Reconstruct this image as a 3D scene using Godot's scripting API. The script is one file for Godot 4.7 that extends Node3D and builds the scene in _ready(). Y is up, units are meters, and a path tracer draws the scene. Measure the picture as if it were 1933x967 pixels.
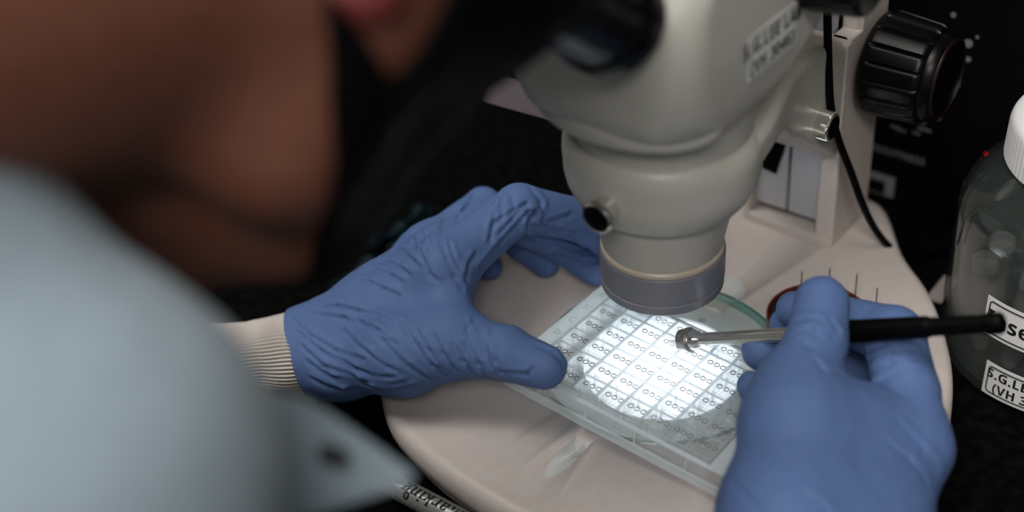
extends Node3D
# A gloved researcher at a stereo microscope. World axes follow the microscope: x to the user's right, z towards the user, y up; the stage top is y = 0.
# Lengths in the builders are millimetres and become metres in mm().

const CAM := Vector3(269.08466, 455.922614, 418.547795)
const CR := Vector3(0.78672487, -0.06705094, -0.61365149)
const CD := Vector3(0.32052954, -0.80520045, 0.49891186)
const CF := Vector3(-0.52756496, -0.5891998, -0.61197941)
const FPX := 2500.0
const AX := -17.5     # the microscope's optical axis
const AZ := -27.0
const BENCH := -31.0
const CUFF_EDGE := CR * -0.954 + CD * 0.298      # the way the left cuff's hem faces
const GLOVE_CELL := 1.4

var M := {}
var used := {}


# ---------------------------------------------------------------- small tools
func mm(p: Vector3) -> Vector3:
	return p * 0.001

# the point at a photograph pixel and a depth in millimetres along the view axis
func at(px: float, py: float, depth: float) -> Vector3:
	return CAM + (CR * ((px - 966.5) / FPX) + CD * ((py - 483.5) / FPX) + CF) * depth

class Mb:
	var v := PackedVector3Array()
	var t := PackedInt32Array()
	func quad(a: int, b: int, c: int, d: int) -> void:
		t.append_array([a, b, c, a, c, d])
	func tri(a: int, b: int, c: int) -> void:
		t.append_array([a, b, c])
	func volume() -> float:
		var s := 0.0
		for i in range(0, t.size(), 3):
			s += v[t[i]].dot(v[t[i + 1]].cross(v[t[i + 2]]))
		return s
	func orient() -> Mb:      # Godot's front faces run clockwise: the signed volume must be negative
		if volume() > 0.0:
			for i in range(0, t.size(), 3):
				var k := t[i + 1]
				t[i + 1] = t[i + 2]
				t[i + 2] = k
		return self
	func add(o: Mb, x := Transform3D()) -> Mb:
		var n := v.size()
		for p in o.v:
			v.append(x * p)
		if x.basis.determinant() < 0.0:
			for i in range(0, o.t.size(), 3):
				t.append_array([n + o.t[i], n + o.t[i + 2], n + o.t[i + 1]])
		else:
			for i in o.t:
				t.append(n + i)
		return self
	func moved(x: Transform3D) -> Mb:
		var r := Mb.new()
		return r.add(self, x)
	func mesh(crease := 40.0, scale := 0.001) -> ArrayMesh:
		var fn := PackedVector3Array()
		var near := {}
		var area := PackedVector3Array()
		for i in range(0, t.size(), 3):
			var n := (v[t[i + 2]] - v[t[i]]).cross(v[t[i + 1]] - v[t[i]])
			area.append(n)
			fn.append(n.normalized())
		var faces := []
		faces.resize(v.size())
		for i in t.size():
			if faces[t[i]] == null:
				faces[t[i]] = PackedInt32Array([i / 3])
			else:
				faces[t[i]].append(i / 3)
		var c := cos(deg_to_rad(crease))
		var pv := PackedVector3Array()
		var pn := PackedVector3Array()
		var pi := PackedInt32Array()
		for i in t.size():
			var f := i / 3
			var s := Vector3.ZERO
			for g in faces[t[i]]:
				if fn[g].dot(fn[f]) >= c:
					s += area[g]
			s = s.normalized() if s.length() > 1e-12 else fn[f]
			var key := [t[i], s.snappedf(0.01)]
			if not near.has(key):
				near[key] = pv.size()
				pv.append(v[t[i]] * scale)
				pn.append(s)
			pi.append(near[key])
		var a := []
		a.resize(Mesh.ARRAY_MAX)
		a[Mesh.ARRAY_VERTEX] = pv
		a[Mesh.ARRAY_NORMAL] = pn
		a[Mesh.ARRAY_INDEX] = pi
		var m := ArrayMesh.new()
		m.add_surface_from_arrays(Mesh.PRIMITIVE_TRIANGLES, a)
		return m


# a closed lathe about y: profile of (radius, y)
func lathe(profile: Array, segs := 48, flute := 0, depth := 0.0) -> Mb:
	var b := Mb.new()
	var rows := []
	for p in profile:
		var row := []
		if p.x <= 1e-5:
			row = [b.v.size()]
			b.v.append(Vector3(0, p.y, 0))
		else:
			for k in segs:
				var a := TAU * k / segs
				var r: float = p.x
				row.append(b.v.size())
				b.v.append(Vector3(cos(a) * r, p.y, sin(a) * r))
		rows.append(row)
	for i in rows.size() - 1:
		var p = rows[i]
		var q = rows[i + 1]
		for k in segs:
			var l := (k + 1) % segs
			if p.size() == 1 and q.size() == 1:
				break
			if p.size() == 1:
				b.tri(p[0], q[k], q[l])
			elif q.size() == 1:
				b.tri(p[k], q[0], p[l])
			else:
				b.quad(p[k], q[k], q[l], p[l])
	return b.orient()

# a tube along points, with a radius at each, closed by rounded ends
func tube(path: Array, radii: Array, segs := 16, round_ends := true) -> Mb:
	var pts := []
	var rr := []
	var n := path.size()
	if round_ends:
		var d0: Vector3 = (path[0] - path[1]).normalized()
		for k in [0.0, 0.5, 0.85]:
			pts.append(path[0] + d0 * radii[0] * sqrt(1.0 - k * k) * 0.9)
			rr.append(maxf(radii[0] * k, radii[0] * 0.02))
	for i in n:
		pts.append(path[i])
		rr.append(radii[i])
	if round_ends:
		var d1: Vector3 = (path[n - 1] - path[n - 2]).normalized()
		for k in [0.85, 0.5, 0.0]:
			pts.append(path[n - 1] + d1 * radii[n - 1] * sqrt(1.0 - k * k) * 0.9)
			rr.append(maxf(radii[n - 1] * k, radii[n - 1] * 0.02))
	var b := Mb.new()
	var side := Vector3.ZERO
	for i in pts.size():
		var dir: Vector3 = (pts[mini(i + 1, pts.size() - 1)] - pts[maxi(i - 1, 0)]).normalized()
		if side == Vector3.ZERO:
			side = dir.cross(Vector3.UP if absf(dir.y) < 0.9 else Vector3.RIGHT).normalized()
		else:
			side = (side - dir * side.dot(dir)).normalized()
		var up := dir.cross(side)
		for k in segs:
			var a := TAU * k / segs
			b.v.append(pts[i] + (side * cos(a) + up * sin(a)) * rr[i])
	for i in pts.size() - 1:
		for k in segs:
			var l := (k + 1) % segs
			b.quad(i * segs + k, (i + 1) * segs + k, (i + 1) * segs + l, i * segs + l)
	for e in [0, pts.size() - 1]:
		for k in range(1, segs - 1):
			if e == 0:
				b.tri(0, k, k + 1)
			else:
				b.tri(e * segs, e * segs + k + 1, e * segs + k)
	return b.orient()

# sections: arrays of the same number of points, each a closed loop; ends capped by fans
func loft(sections: Array, first_cap := true, last_cap := true) -> Mb:
	var b := Mb.new()
	var n: int = sections[0].size()
	for s in sections:
		for p in s:
			b.v.append(p)
	for i in sections.size() - 1:
		for k in n:
			var l := (k + 1) % n
			b.quad(i * n + k, (i + 1) * n + k, (i + 1) * n + l, i * n + l)
	for e in [0, sections.size() - 1]:
		var c := Vector3.ZERO
		for p in sections[e]:
			c += p
		b.v.append(c / n)
		var m := b.v.size() - 1
		for k in n:
			var l := (k + 1) % n
			if e == 0:
				b.tri(m, e * n + k, e * n + l)
			else:
				b.tri(m, e * n + l, e * n + k)
	b.orient()
	if not (first_cap and last_cap):      # leave out an end that lies against another piece
		var sides := (sections.size() - 1) * n * 6
		var kept := b.t.slice(0, sides)
		if first_cap:
			kept.append_array(b.t.slice(sides, sides + n * 3))
		if last_cap:
			kept.append_array(b.t.slice(sides + n * 3))
		b.t = kept
	return b

# a box with chamfered edges: centre, size, chamfer; it may stand open below or above
func box(c: Vector3, s: Vector3, r := 0.6, below := true, above := true) -> Mb:
	var h := s * 0.5
	r = minf(r, minf(h.x, minf(h.y, h.z)) * 0.98)
	var sec := []
	for q in [[-h.y, r], [-h.y + r, 0.0], [h.y - r, 0.0], [h.y, r]]:
		var x: float = h.x - q[1]
		var z: float = h.z - q[1]
		var loop := []
		for p in [[x - r, -z], [x, -z + r], [x, z - r], [x - r, z], [-x + r, z], [-x, z - r], [-x, -z + r], [-x + r, -z]]:
			loop.append(c + Vector3(p[0], q[0], p[1]))
		sec.append(loop)
	return loft(sec, below, above)

func round_rect(w: float, h: float, r: float, n := 5) -> Array:
	var o := []
	for q in [[1, 1, 0], [-1, 1, 90], [-1, -1, 180], [1, -1, 270]]:
		for k in n:
			var a := deg_to_rad(q[2] + 90.0 * k / (n - 1))
			o.append(Vector2(q[0] * (w - r) + cos(a) * r, q[1] * (h - r) + sin(a) * r))
	return o

func frame(y: Vector3, hint := Vector3.UP) -> Basis:      # a basis whose y runs along the given direction
	y = y.normalized()
	if absf(y.dot(hint)) > 0.95:
		hint = Vector3.RIGHT
	var x := hint.cross(y).normalized()
	return Basis(x, y, x.cross(y))

func along(a: Vector3, b: Vector3) -> Transform3D:
	return Transform3D(frame(b - a), a)

func lettering(text: String, height: float, depth := 0.15, serif := false) -> ArrayMesh:
	var f := SystemFont.new()
	f.font_names = PackedStringArray(["Droid Serif" if serif else "Droid Sans"])
	f.font_weight = 700
	var tm := TextMesh.new()
	tm.text = text
	tm.font = f
	tm.font_size = 64
	tm.pixel_size = height / 46.0 * 0.001
	tm.depth = depth * 0.001
	tm.curve_step = 2.0
	var m := ArrayMesh.new()
	for s in tm.get_surface_count():
		m.add_surface_from_arrays(Mesh.PRIMITIVE_TRIANGLES, tm.surface_get_arrays(s))
	return m

func bend(m: ArrayMesh, how: Callable) -> ArrayMesh:      # moves every vertex (in metres)
	var o := ArrayMesh.new()
	for s in m.get_surface_count():
		var a := m.surface_get_arrays(s)
		var v: PackedVector3Array = a[Mesh.ARRAY_VERTEX]
		var nn: PackedVector3Array = a[Mesh.ARRAY_NORMAL]
		for i in v.size():
			var p := v[i]
			var q: Vector3 = how.call(p)
			nn[i] = (how.call(p + nn[i] * 1e-4) - q).normalized()
			v[i] = q
		var b := []
		b.resize(Mesh.ARRAY_MAX)
		b[Mesh.ARRAY_VERTEX] = v
		b[Mesh.ARRAY_NORMAL] = nn
		b[Mesh.ARRAY_INDEX] = a[Mesh.ARRAY_INDEX]
		o.add_surface_from_arrays(Mesh.PRIMITIVE_TRIANGLES, b)
	return o


# ---------------------------------------------------------------- nodes and names
func numbered(called: String) -> String:
	var n: int = used.get(called, 0)
	used[called] = n + 1
	return called if n == 0 else "%s_%03d" % [called, n]

func thing(called: String, label: String, category: String, where := Vector3.ZERO, group := "") -> Node3D:
	var o := Node3D.new()
	o.name = numbered(called)
	add_child(o)
	o.position = mm(where)
	tag(o, label, category, group)
	return o

func tag(o: Node, label: String, category: String, group := "") -> void:
	o.set_meta("label", label)
	o.set_meta("category", category)
	if group:
		o.set_meta("group", group)

# a mesh under a thing; the shape is in world millimetres
func part(called: String, m, material: Material, parent: Node3D = null, label := "", crease := 40.0) -> MeshInstance3D:
	var o := MeshInstance3D.new()
	var under: Node3D = parent if parent else self
	o.name = called if parent else numbered(called)
	o.mesh = m.mesh(crease) if m is Mb else m
	o.material_override = material
	under.add_child(o, true)
	if parent:
		o.transform = parent.global_transform.affine_inverse()
	if label:
		o.set_meta("label", label)
	return o

func put(o: Node3D, x: Transform3D) -> Node3D:      # places a part at a world transform (metres)
	o.transform = (o.get_parent() as Node3D).global_transform.affine_inverse() * x
	return o

func struct(called: String, m, material: Material) -> MeshInstance3D:
	var o := part(called, m, material)
	o.set_meta("kind", "structure")
	return o


# ---------------------------------------------------------------- materials
func noise_tex(freq: float, lo: Color, hi: Color, seed_ := 1, size := 256, octaves := 4) -> NoiseTexture2D:
	var n := FastNoiseLite.new()
	n.seed = seed_
	n.noise_type = FastNoiseLite.TYPE_SIMPLEX_SMOOTH
	n.frequency = freq
	n.fractal_octaves = octaves
	var g := Gradient.new()
	g.set_color(0, lo)
	g.set_color(1, hi)
	var t := NoiseTexture2D.new()
	t.width = size
	t.height = size
	t.seamless = true
	t.noise = n
	t.color_ramp = g
	return t

func mat(key: String, c: Color, rough := 0.5, metal := 0.0, spec := 0.5) -> StandardMaterial3D:
	var m := StandardMaterial3D.new()
	m.resource_name = key
	m.albedo_color = c
	m.roughness = rough
	m.metallic = metal
	m.metallic_specular = spec
	M[key] = m
	return m

func speckled(key: String, c: Color, rough: float, spread: float, scale: float, relief := 0.0, freq := 0.02, seed_ := 1) -> StandardMaterial3D:
	var m := mat(key, Color.WHITE, rough)
	m.albedo_texture = noise_tex(freq, c.darkened(spread), c.lightened(spread * 0.5), seed_)
	m.uv1_triplanar = true
	m.uv1_scale = Vector3.ONE * scale
	if relief > 0.0:
		m.heightmap_enabled = true
		m.heightmap_texture = noise_tex(freq * 3.0, Color.BLACK, Color.WHITE, seed_ + 7)
		m.heightmap_scale = relief
	return m

func make_materials() -> void:
	speckled("cream", Color(0.775, 0.735, 0.715), 0.42, 0.035, 14.0, 0.0, 0.03, 3)
	speckled("enamel", Color(0.725, 0.715, 0.69), 0.4, 0.02, 20.0, 0.0, 0.05, 5)
	mat("grey_ring", Color(0.52, 0.53, 0.57), 0.42, 0.3)
	mat("lip", Color(0.70, 0.66, 0.60), 0.35)
	mat("black_plastic", Color(0.012, 0.013, 0.015), 0.33, 0.0, 0.3)
	mat("black_rubber", Color(0.008, 0.008, 0.009), 0.5, 0.0, 0.2)
	mat("matt_black", Color(0.012, 0.012, 0.013), 0.75, 0.0, 0.2)
	mat("chrome", Color(0.86, 0.85, 0.83), 0.16, 0.9)
	mat("steel", Color(0.70, 0.69, 0.67), 0.28, 0.75)
	mat("silver_panel", Color(0.74, 0.75, 0.77), 0.5, 0.55)
	mat("red", Color(0.10, 0.015, 0.015), 0.4)
	mat("paper", Color(0.86, 0.86, 0.86), 0.7)
	mat("ink", Color(0.02, 0.02, 0.022), 0.7)
	mat("print_grey", Color(0.42, 0.42, 0.42), 0.7)
	mat("cap_white", Color(0.80, 0.80, 0.80), 0.45)
	mat("marker_silver", Color(0.60, 0.60, 0.60), 0.33, 0.5)
	var bench := speckled("bench", Color(0.014, 0.014, 0.015), 0.75, 0.1, 8.0, 0.0, 0.05, 9)
	bench.metallic_specular = 0.05
	mat("wall_paint", Color(0.62, 0.62, 0.60), 0.9)
	mat("floor_vinyl", Color(0.38, 0.38, 0.37), 0.6)
	# clear plastics and glass
	var p := mat("clear_plastic", Color(0.88, 0.94, 0.96, 0.035), 0.1)
	p.transparency = BaseMaterial3D.TRANSPARENCY_ALPHA
	p = mat("clear_plastic_thick", Color(0.84, 0.89, 0.91, 0.32), 0.2)
	p.transparency = BaseMaterial3D.TRANSPARENCY_ALPHA
	p = mat("drop_ring", Color(0.26, 0.28, 0.31, 0.75), 0.15)  # dark tint stands in for refraction at the edges of clear rings
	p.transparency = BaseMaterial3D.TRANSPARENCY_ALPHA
	p = mat("frosted_plastic", Color(0.82, 0.87, 0.90, 0.5), 0.3)
	p.transparency = BaseMaterial3D.TRANSPARENCY_ALPHA
	p = mat("well_plastic", Color(0.86, 0.91, 0.93, 0.10), 0.15)
	p.transparency = BaseMaterial3D.TRANSPARENCY_ALPHA
	p = mat("plastic_rim", Color(0.66, 0.71, 0.75, 0.5), 0.25)
	p.transparency = BaseMaterial3D.TRANSPARENCY_ALPHA
	p = mat("glass_pane", Color(0.74, 0.88, 0.85, 0.09), 0.04)
	p.transparency = BaseMaterial3D.TRANSPARENCY_ALPHA
	p = mat("glass_edge", Color(0.66, 0.88, 0.83, 0.0), 0.05)
	p.transparency = BaseMaterial3D.TRANSPARENCY_ALPHA
	p.refraction_enabled = true
	p.refraction_scale = 0.05
	p = mat("jar_glass", Color(0.60, 0.66, 0.64, 0.03), 0.05)
	p.transparency = BaseMaterial3D.TRANSPARENCY_ALPHA
	p = mat("vial_plastic", Color(0.45, 0.45, 0.44, 0.22), 0.3)
	p.transparency = BaseMaterial3D.TRANSPARENCY_ALPHA
	p = mat("smoky_plastic", Color(0.40, 0.36, 0.38, 0.55), 0.4)
	p.transparency = BaseMaterial3D.TRANSPARENCY_ALPHA
	p = mat("amber", Color(0.36, 0.10, 0.03, 0.85), 0.2)
	p.transparency = BaseMaterial3D.TRANSPARENCY_ALPHA
	p = mat("lamp_window", Color(0.95, 0.97, 1.0), 0.6)
	p.emission_enabled = true
	p.emission = Color(0.93, 0.97, 1.0)
	p.emission_energy_multiplier = 1.15
	p = mat("diffuser", Color(0.93, 0.94, 0.95), 0.8)
	p.backlight_enabled = true
	p.backlight = Color(1, 1, 1)
	p = mat("ceiling_glow", Color(0.9, 0.9, 0.9), 0.6)
	p.emission_enabled = true
	p.emission = Color(0.98, 0.99, 1.0)
	p.emission_energy_multiplier = 1.5
	p = mat("red_dot_glow", Color(0.5, 0.02, 0.03), 0.4)  # glow of the red dot that imitates a reflection on the jar
	p.emission_enabled = true
	p.emission = Color(1.0, 0.03, 0.06)
	p.emission_energy_multiplier = 1.5
	# person
	speckled("skin", Color(0.385, 0.215, 0.155), 0.55, 0.09, 18.0, 0.0, 0.02, 11)
	mat("lip_skin", Color(0.36, 0.10, 0.095), 0.7)
	speckled("hair", Color(0.03, 0.024, 0.02), 0.6, 0.3, 90.0, 0.0, 0.1, 13)
	var k := mat("mask_black", Color(0.008, 0.009, 0.012), 0.75, 0.0, 0.2)
	var coat := speckled("coat", Color(0.445, 0.50, 0.54), 0.85, 0.03, 60.0, 0.0, 0.1, 15)
	coat.rim_enabled = true
	coat.rim = 0.2
	speckled("knit", Color(0.72, 0.69, 0.67), 0.9, 0.06, 120.0, 0.0, 0.1, 17)
	var g := speckled("glove", Color(0.32, 0.41, 0.59), 0.6, 0.03, 40.0, 0.0, 0.08, 19)
	g.metallic_specular = 0.3
	mat("teal_film", Color(0.008, 0.07, 0.09), 0.55, 0.0, 0.2)


# ---------------------------------------------------------------- scene
func _ready() -> void:
	set_view()
	make_materials()
	build_room()
	build_microscope()
	build_stage_plate()
	build_well_plate()
	build_tool()
	build_bench_things()
	build_person()


func set_view() -> void:
	var cam := Camera3D.new()
	cam.name = "camera"
	add_child(cam)
	var lens := CameraAttributesPhysical.new()
	lens.frustum_focal_length = 62.05
	lens.exposure_aperture = 3.9
	lens.frustum_focus_distance = 0.662
	lens.frustum_near = 0.02
	lens.frustum_far = 20.0
	cam.attributes = lens
	cam.fov = rad_to_deg(2.0 * atan(483.5 / FPX))
	cam.near = 0.02
	cam.far = 20.0
	cam.transform = Transform3D(Basis(CR, -CD, -CF), mm(CAM))
	cam.current = true
	var w := WorldEnvironment.new()
	var e := Environment.new()
	e.background_mode = Environment.BG_COLOR
	e.background_color = Color(0.02, 0.02, 0.022)
	e.tonemap_mode = Environment.TONE_MAPPER_LINEAR
	e.tonemap_exposure = 1.0
	e.sdfgi_enabled = true
	e.ssao_enabled = true
	e.ssil_enabled = true
	w.environment = e
	add_child(w)


func build_room() -> void:
	struct("floor", box(Vector3(0, -950, 700), Vector3(4200, 40, 4200), 1), M.floor_vinyl)
	struct("ceiling", box(Vector3(0, 1720, 700), Vector3(4200, 40, 4200), 1), M.wall_paint)
	struct("wall_back", box(Vector3(0, 385, -1420), Vector3(4200, 2710, 40), 1), M.wall_paint)
	struct("wall_front", box(Vector3(0, 385, 2820), Vector3(4200, 2710, 40), 1), M.wall_paint)
	struct("wall_left", box(Vector3(-2120, 385, 700), Vector3(40, 2710, 4200), 1), M.wall_paint)
	struct("wall_right", box(Vector3(2120, 385, 700), Vector3(40, 2710, 4200), 1), M.wall_paint)
	var bench := thing("lab_bench", "matt black laboratory bench under the microscope", "bench", Vector3(0, -930, -400))
	part("bench_top", box(Vector3(0, BENCH - 15, -505), Vector3(3000, 30, 1490), 2), M.bench, bench)
	for s in [-1450, 1450]:
		part("bench_leg", box(Vector3(s, -495, -470), Vector3(60, 870, 1300), 3), M.floor_vinyl, bench)
	# two ceiling panels with the light they give
	for q in [[Vector3(-250, 1690, 500), 2.9, "flat white ceiling light panel above the microscope"], [Vector3(800, 1690, 1450), 3.6, "flat white ceiling light panel above the room's rear"]]:
		var lamp := thing("ceiling_panel_light", q[2], "ceiling light", q[0], "ceiling light panels")
		part("housing", box(q[0] + Vector3(0, 2, 0), Vector3(1220, 16, 620), 2), M.cap_white, lamp)
		part("diffuser", box(q[0] + Vector3(0, -8, 0), Vector3(1180, 6, 580), 1), M.ceiling_glow, lamp)
		var l := AreaLight3D.new()
		l.name = "panel_light"
		l.area_size = Vector2(1.18, 0.58)
		l.light_energy = q[1]
		l.light_color = Color(1.0, 0.985, 0.96)
		l.area_range = 8.0
		l.area_attenuation = 2.0
		l.shadow_enabled = true
		lamp.add_child(l)
		l.position = Vector3(0, -0.014, 0)
		l.rotation = Vector3(-PI / 2, 0, 0)


# ---------------------------------------------------------------- the microscope
func base_outline(inset: float) -> Array:
	var half := [[0, 104], [34, 102], [62, 97.5], [86, 90], [103, 79], [127, 56], [145, 27], [152, -4], [147, -42], [131, -92], [112, -127], [90, -156], [64, -180], [38, -214], [20, -222]]
	var c := Curve3D.new()
	var pts := []
	for p in half:
		pts.append(Vector3(AX + 0.5 + p[0], 0, p[1]))
	for i in range(half.size() - 1, 0, -1):
		pts.append(Vector3(AX + 0.5 - half[i][0], 0, half[i][1]))
	var n := pts.size()
	for i in n + 1:
		var p: Vector3 = pts[i % n]
		var tangent: Vector3 = (pts[(i + 1) % n] - pts[(i - 1 + n) % n]) / 6.0
		c.add_point(p, -tangent, tangent)
	var o := []
	var steps := 120
	for k in steps:
		var d := c.get_baked_length() * k / steps
		var p := c.sample_baked(d, true)
		var q := c.sample_baked(fmod(d + 1.0, c.get_baked_length()), true)
		var nrm := (q - p).normalized().cross(Vector3.UP)
		if nrm.dot(p - Vector3(AX, 0, AZ)) < 0.0:
			nrm = -nrm
		o.append(p - nrm * inset)
	return o

func cut(parent: CSGShape3D, shape: CSGShape3D, where: Vector3, basis := Basis()) -> void:
	shape.operation = CSGShape3D.OPERATION_SUBTRACTION
	parent.add_child(shape)
	shape.transform = Transform3D(basis, mm(where))

func build_microscope() -> void:
	var s := thing("stereo_microscope", "cream stereo microscope with black eyepieces on a rounded stage base", "microscope", Vector3(AX, BENCH, AZ))
	# base: lofted plate with rounded rim, cut for the glass and the finger notches
	var layers := []
	for q in [[7.0, 0.0], [4.0, -0.6], [1.8, -2.2], [0.5, -5.0], [0.0, -9.0], [0.6, -14.0], [3.0, -17.0], [7.0, -18.0], [8.0, -30.9]]:
		var loop := base_outline(q[0])
		for i in loop.size():
			loop[i] = loop[i] + Vector3(0, q[1], 0)
		layers.append(loop)
	var csg := CSGMesh3D.new()
	csg.name = "base"
	csg.mesh = loft(layers).mesh(50.0)
	csg.material = M.cream
	s.add_child(csg)
	csg.transform = s.global_transform.affine_inverse()
	var well := CSGCylinder3D.new()
	well.radius = 0.0648
	well.height = 0.012
	well.sides = 96
	cut(csg, well, Vector3(AX, 0, AZ))      # recess 6 mm deep
	var lamp_hole := CSGCylinder3D.new()
	lamp_hole.radius = 0.0412
	lamp_hole.height = 0.0225
	lamp_hole.sides = 64
	cut(csg, lamp_hole, Vector3(AX, -16, AZ))
	var groove := CSGCylinder3D.new()
	groove.radius = 0.0052
	groove.height = 0.040
	groove.sides = 24
	cut(csg, groove, Vector3(AX + 1.5, 2.4, 66), Basis(Vector3.RIGHT, PI / 2 - 0.27))
	var hole := CSGCylinder3D.new()
	hole.radius = 0.0030
	hole.height = 0.036
	hole.sides = 20
	cut(csg, hole, Vector3(AX + 2, -5, 49.5))
	var back := CSGSphere3D.new()
	back.radius = 0.016
	back.radial_segments = 40
	back.rings = 24
	cut(csg, back, Vector3(-21, 9, -93), Basis().scaled(Vector3(1.0, 1.0, 1.0)))
	var screw_hole := CSGCylinder3D.new()
	screw_hole.radius = 0.0022
	screw_hole.height = 0.014
	screw_hole.sides = 16
	cut(csg, screw_hole, Vector3(-20, -6, -71.5))
	part("stage_stop", box(Vector3(-19.5, -5.2, -85), Vector3(12, 2.0, 9), 0.9), M.cream, s)
	# transmitted light: a lamp at the bottom of the well under a frosted diffuser
	var stand := Transform3D(Basis(), Vector3(AX, 0, AZ))
	part("diffuser", lathe([Vector2(0, -8.0), Vector2(40.6, -8.0), Vector2(40.9, -7.6), Vector2(40.6, -7.2), Vector2(0, -7.2)], 64).moved(stand), M.diffuser, s, "white frosted transmitted-light window under the glass")
	var lamp := part("stage_lamp", lathe([Vector2(0, -27.1), Vector2(33, -27.1), Vector2(33.6, -26.4), Vector2(33, -25.4), Vector2(0, -25.0)], 48).moved(stand), M.lamp_window, s)
	var l := AreaLight3D.new()
	l.name = "stage_light"
	l.area_size = Vector2(0.044, 0.044)
	l.light_energy = 0.0105
	l.light_color = Color(0.95, 0.975, 1.0)
	l.area_range = 4.0
	l.area_attenuation = 2.0
	l.shadow_enabled = true
	lamp.add_child(l)
	l.position = mm(Vector3(AX, -24.6, AZ))
	l.rotation = Vector3(PI / 2, 0, 0)

	# column: rear block, cheeks on both sides of the focusing slide, sliding strips
	part("column", column_shape(), M.cream, s)
	var slide := part("slide_strip", box(Vector3(-10.6, 77, -168.5), Vector3(19.6, 132, 5), 0.5), M.silver_panel, s, "brushed silver slide strip")
	slide.set_meta("label", "brushed silver focusing strip in the column slot")
	part("slide_strip", box(Vector3(-32, 77, -168.5), Vector3(20.4, 132, 5), 0.5), M.silver_panel, s)
	part("slot_backing", box(Vector3(-21, 70, -172.4), Vector3(43, 140, 2), 0.3), M.matt_black, s)
	part("slot_dark_block", dark_wedge(), M.matt_black, s)  # black block on the left strip, shade of an opening put into colour
	# arm from the column to the collar
	part("arm", arm_shape(), M.enamel, s)
	part("arm_saddle", saddle_shape(), M.cream, s)
	var screw := part("lock_screw", knurled(7.8, 8.6, 60, 0.3), M.chrome, s, "chrome knurled lock screw")
	var sf := part("reflection_disc", lathe([Vector2(0, 8.2), Vector2(6.2, 8.3), Vector2(5.8, 8.9), Vector2(0, 9.1)], 32), M.black_plastic, screw)  # black disc paints the dark reflection in the chrome end
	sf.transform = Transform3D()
	put(screw, Transform3D(frame(Vector3(1.0, 0.0, 0.02)), mm(Vector3(11, 98, -131))))
	# zoom body
	var ax := Transform3D(Basis(), Vector3(AX, 0, AZ))
	part("objective_ring", lathe([Vector2(0, 53), Vector2(22, 53), Vector2(24, 51.2), Vector2(29.2, 51.2), Vector2(30.6, 52.6), Vector2(30.8, 57.0), Vector2(30.2, 57.4), Vector2(30.2, 58.2), Vector2(31.0, 58.6), Vector2(31.0, 72.2), Vector2(30.4, 73.0), Vector2(0, 73.0)], 96).moved(ax), M.grey_ring, s)
	part("objective_lip", lathe([Vector2(0, 73), Vector2(29.6, 73), Vector2(30.4, 73.8), Vector2(30.4, 75.6), Vector2(29.4, 76.6), Vector2(0, 76.6)], 96).moved(ax), M.lip, s)
	part("lower_cone", lathe([Vector2(0, 76.6), Vector2(29.0, 76.6), Vector2(29.6, 77.5), Vector2(34.6, 102.4), Vector2(0, 102.4)], 96).moved(ax), M.enamel, s)
	part("collar", lathe([Vector2(0, 102.4), Vector2(34.9, 102.4), Vector2(35.8, 102.9), Vector2(38.5, 104.2), Vector2(42.6, 109.5), Vector2(45.2, 115.5), Vector2(46.4, 122), Vector2(46.7, 132), Vector2(46.4, 136), Vector2(45.2, 139.4), Vector2(43.6, 141.6), Vector2(42.0, 142.4), Vector2(0, 142.4)], 96).moved(ax), M.enamel, s)
	part("zoom_body", lathe([Vector2(0, 142.4), Vector2(41.6, 142.4), Vector2(41.9, 143.2), Vector2(43.6, 168), Vector2(0, 168)], 96).moved(ax), M.enamel, s)
	# collar screw
	var dir := Vector3(0.02, -0.06, 1.0).normalized()
	var foot := Vector3(AX, 124.5, AZ) + dir * 43.0
	var knob := part("collar_knob", lathe([Vector2(0, 0), Vector2(6.4, 0), Vector2(6.6, 8.0), Vector2(8.0, 9.0), Vector2(8.4, 10.6), Vector2(8.0, 12.4), Vector2(6.9, 13.2), Vector2(6.6, 12.4), Vector2(0, 12.4)], 48), M.chrome, s, "chrome rimmed collar screw")
	put(knob, Transform3D(frame(dir), mm(foot)))
	var face := part("knob_face", lathe([Vector2(0, 12.4), Vector2(6.6, 12.5), Vector2(6.2, 13.0), Vector2(0, 13.6)], 40), M.black_plastic, knob, "black domed knob face")
	face.transform = Transform3D()
	# head
	part("head_housing", head_shape(), M.enamel, s, "", 60.0)
	part("chin_band", chin_shape(), M.enamel, s, "", 60.0)
	for q in [[2.0, "right"], [-54.0, "left"]]:
		var foot_e := Vector3(q[0], 229, 42)
		var de := Vector3(-0.02, 0.62, 0.78).normalized()
		var e := part("eyepiece_tube", lathe([Vector2(0, -6), Vector2(22, -6), Vector2(22.6, -4), Vector2(22.6, 5), Vector2(21.6, 7), Vector2(20.6, 8), Vector2(20.2, 30), Vector2(20.8, 32), Vector2(20.8, 44), Vector2(19, 46), Vector2(0, 46)], 64), M.black_plastic, s, "black eyepiece tube")
		put(e, Transform3D(frame(de), mm(foot_e)))
		var cup := part("eyecup", lathe([Vector2(0, 46), Vector2(18.6, 46), Vector2(19.4, 52), Vector2(21.0, 66), Vector2(20.2, 68), Vector2(16, 60), Vector2(0, 58)], 48), M.black_rubber, e)
		cup.transform = Transform3D()
	var zk := part("zoom_knob", fluted(17.5, 30.0, 20, 1.0), M.black_plastic, s, "black ribbed zoom knob")
	put(zk, Transform3D(frame(Vector3(1, 0, 0)), mm(Vector3(31, 213, -68))))
	# focus knob
	var fk := part("focus_knob", fluted(28.6, 34.0, 18, 1.3), M.black_plastic, s, "large black ribbed focus knob")
	put(fk, Transform3D(frame(Vector3(1, 0, 0)), mm(Vector3(14, 108, -190))))
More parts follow.
